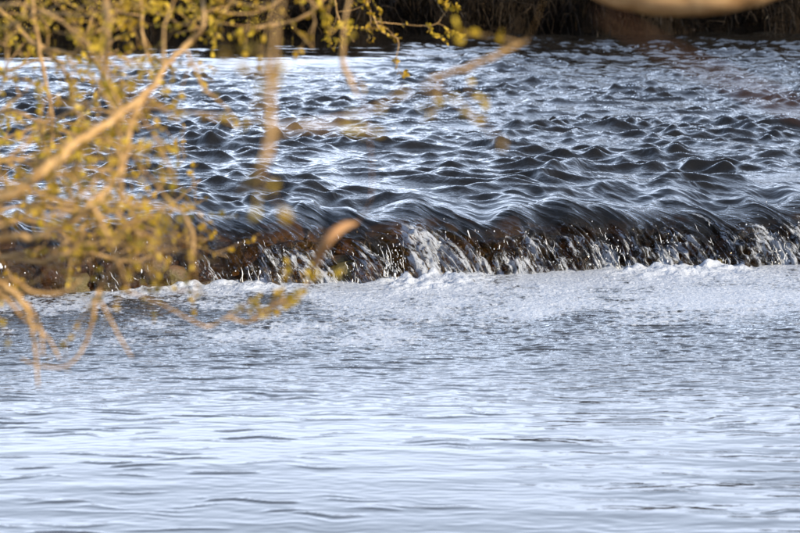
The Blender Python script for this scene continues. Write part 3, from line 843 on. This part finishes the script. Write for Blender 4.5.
# the curled dry leaf hanging on a thread of stem in front of the fall
def curled_leaf():
    pts, _ = A([(314, 270, 4.5, 1), (318, 257, 4.48, 1), (325, 244, 4.46, 1), (335, 233, 4.46, 1), (346, 226, 4.48, 1), (358, 223, 4.5, 1)])
    wid = [0.003, 0.0075, 0.0088, 0.0085, 0.007, 0.002]
    p, r = catmull(pts, wid, 6)
    v = []; f = []
    n = len(p)
    for i in range(n):
        t = (p[min(i + 1, n - 1)] - p[max(i - 1, 0)]).normalized()
        side = t.cross(Vector((0, 1, 0))).normalized()
        back = Vector((0, 1, 0))
        for k, (a, b) in enumerate(((-1, 0.45), (-0.5, 0.1), (0, 0.0), (0.5, 0.1), (1, 0.45))):
            v.append(p[i] + side * (a * r[i]) + back * (b * r[i]))
        for k, (a, b) in enumerate(((1, 0.52), (0.5, 0.2), (0, 0.1), (-0.5, 0.2), (-1, 0.52))):
            v.append(p[i] + side * (a * r[i]) + back * (b * r[i]))
    for i in range(n - 1):
        for k in range(10):
            k2 = (k + 1) % 10
            f.append((i * 10 + k, i * 10 + k2, (i + 1) * 10 + k2, (i + 1) * 10 + k))
    root = Vector((-0.05, 5.0, 1.6)); root = pts[-1].copy()
    me = bpy.data.meshes.new('blade'); me.from_pydata([(q - root)[:] for q in v], [], f)
    for q in me.polygons: q.use_smooth = True
    e = empty('dry_leaf', root)
    link('blade', me, M['dry_leaf'], e)
    w = Wood(); sp, sr = catmull([pts[-1], at(372, 190, 5.4), at(366, 110, 5.5), at(350, 60, 5.7)], [0.0006, 0.0005, 0.0005, 0.0005], 6)
    w.tube(sp, sr, 5); link('stem', w.mesh('stem', root), M['dry_leaf'], e)
    tag(e, 'curled tan dry leaf hanging blurred in front of the falling water', 'leaf')
curled_leaf()

# --- the overhanging tree on the right: one sagging smooth limb and thin reddish twigs
T = Plant('overhanging_tree', (2.9, 5.4, 0.3), 'overhanging tree whose smooth tan limb sags into the top edge at right', 'tree')
T.trunk([(2.9, 5.4, 0.1), (2.8, 5.45, 1.2), (2.6, 5.5, 2.2), (2.5, 5.6, 3.4), (2.6, 5.6, 4.6)], [0.16, 0.13, 0.12, 0.10, 0.05], M['pale_bark'])
p0, r0 = A([(960, -110, 5.4, 60), (850, -68, 5.4, 56), (765, -27, 5.4, 54), (690, -12, 5.4, 54), (620, -20, 5.4, 52), (560, -50, 5.4, 46), (505, -105, 5.4, 36), (455, -190, 5.4, 28), (420, -290, 5.45, 19), (402, -400, 5.5, 12), (392, -520, 5.5, 5), (380, -600, 5.5, 2)])
T.branch([Vector((2.55, 5.5, 2.5))] + p0, [0.075] + r0, M['pale_bark'], 16, tl=0.4, tr=0.004, lsize=0.02, dens=0.9, along=(0.62, 1.0), bias=Vector((0, 0, 0.7)))
T.branch([Vector((2.55, 5.5, 2.6)), at(1500, 0, 3.4)] + A([(1080, 150, 1.6, 5), (880, 132, 1.5, 4), (790, 106, 1.5, 4), (720, 76, 1.5, 3.5), (660, 48, 1.5, 3), (600, 10, 1.5, 2)])[0], [0.02, 0.008, 0.003, 0.0018, 0.0016, 0.0012, 0.0008, 0.0005], M['red_bark'], 0)
T.finish(60)

# --- the far bank: bare brown brush, dead stalks, ochre bushes at left
def ground_far(x, y): return float(z_far(np.array([x]), np.array([y]))[0])
def far_bush(name, px, dback, h, spread, nstem, wood_mat, label, nleaf=0, droop=0.5, lsize=0.05, group=None, thick=0.011, lmat=None, lean=-0.5):
    xg = (px - 400) / FPX * 54.5
    yw = float(far_water_y(np.array([xg]))[0]) + dback
    z0 = ground_far(xg, yw)
    e = empty(name, (xg, yw, z0)); O = Vector((xg, yw, z0))
    tag(e, label, 'bush', group)
    leaves = []
    for s in range(nstem):
        w = Wood()
        an = rnd.uniform(0, 2 * math.pi); out = rnd.uniform(0.1, 1.0)
        b = Vector((rnd.gauss(0, spread * 0.22), rnd.gauss(0, 0.15), 0))
        tip = Vector((math.cos(an) * out * spread + b.x, math.sin(an) * out * 0.6 + lean * rnd.random(), h * rnd.uniform(0.35, 1.0)))
        mid = b * 0.5 + tip * 0.5 + Vector((0, 0, h * 0.28)) + rvec(0.08)
        end = tip + Vector((tip.x * 0.25, -0.15, -droop * h * rnd.uniform(0.1, 0.8)))
        pts, rad = catmull([O + b + Vector((0, 0, -0.1)), O + mid, O + tip, O + end], [thick * 1.5, thick, thick * 0.6, thick * 0.3], 5)
        pts = [q + rvec(0.015) for q in pts]
        w.tube(pts, rad, 4)
        for _ in range(5):
            j = rnd.randrange(4, len(pts))
            q = pts[j]; d = rvec().normalized(); l = rnd.uniform(0.2, 0.55)
            q1 = q + d * l * 0.5 + rvec(0.04); q2 = q + d * l + Vector((0, 0, -0.15 * droop))
            w.tube([q, q1, q2], [thick * 0.45, thick * 0.35, thick * 0.2], 3)
            for _k in range(int(nleaf / (nstem * 5)) + (1 if nleaf and rnd.random() < 0.5 else 0)):
                t = rnd.random(); leaves.append(leaf_matrix(q.lerp(q2, t) + rvec(0.07), rvec(), lsize * rnd.uniform(0.6, 1.3)))
        link('stem', w.mesh('stem', O), wood_mat, e)
    if leaves: joined_leaves('foliage', leaves, lmat or M['far_leaf'], e, O)
    return e
G = 'brush along the far bank'
far_bush('ochre_bush', 20, 0.1, 0.6, 0.8, 14, M['dark_bark'], 'ochre leafy bush at the far left end of the far bank', 260, group='ochre bushes on the far bank')
far_bush('ochre_bush', 95, 0.2, 0.6, 0.8, 14, M['dark_bark'], 'second ochre leafy bush from the left on the far bank', 260, group='ochre bushes on the far bank')
far_bush('ochre_bush', 245, 0.1, 0.6, 0.7, 12, M['dark_bark'], 'low ochre bush on the far bank above the smooth bright water', 300, group='ochre bushes on the far bank')
specs = [(165, 0.3, 0.6, 0.9, 'dark_bark', 'dark bare brush between the ochre bushes on the far bank'),
         (335, 0.3, 0.7, 0.9, 'dark_bark', 'dark bare brush just right of the ochre bushes on the far bank'),
         (415, 0.3, 1.1, 0.8, 'dark_bark', 'dark bare brush behind the small hanging shoots at top centre'),
         (495, 0.2, 1.0, 0.9, 'dark_bark', 'dark bare brush on the far bank, just right of top centre'),
         (565, 0.3, 1.1, 0.9, 'grey_bark', 'tangle of grey dead stalks left of the smooth tan limb'),
         (640, 0.2, 0.9, 0.9, 'dark_bark', 'dark brush on the far bank under the left part of the tan limb'),
         (705, 0.3, 1.0, 0.8, 'grey_bark', 'grey dead stalks on the far bank under the middle of the tan limb'),
         (765, 0.2, 0.9, 0.8, 'grey_bark', 'grey dead stalks at the right end of the far bank')]
for px, db, h, sp, mt, lb in specs:
    far_bush('bare_bush', px, db, h, sp, 22, M[mt], lb, droop=1.0, group=G, lean=-0.7)
def grass():
    v = []; f = []
    for i in range(5200):
        x = rnd.uniform(-9.5, 9.5); y = float(far_water_y(np.array([x]))[0]) + abs(rnd.gauss(0.25, 0.7))
        z = ground_far(x, y)
        h = rnd.uniform(0.2, 0.6); w = rnd.uniform(0.006, 0.013)
        a = rnd.uniform(0, math.pi); dx, dy = math.cos(a) * w, math.sin(a) * w
        lx, ly = rnd.gauss(0, 0.3) * h, -abs(rnd.gauss(0.25, 0.35)) * h
        b = len(v)
        v += [(x - dx, y - dy, z - .03), (x + dx, y + dy, z - .03), (x + lx * .5 - dx * .7, y + ly * .5 - dy * .7, z + h * .6), (x + lx * .5 + dx * .7, y + ly * .5 + dy * .7, z + h * .6), (x + lx * 1.3, y + ly * 1.5, z + h * rnd.uniform(0.3, 0.9))]
        f += [(b, b + 1, b + 3, b + 2), (b + 2, b + 3, b + 4)]
    me = bpy.data.meshes.new('dry_grass'); me.from_pydata(v, [], f)
    return link('dry_grass', me, M['dry_grass'])
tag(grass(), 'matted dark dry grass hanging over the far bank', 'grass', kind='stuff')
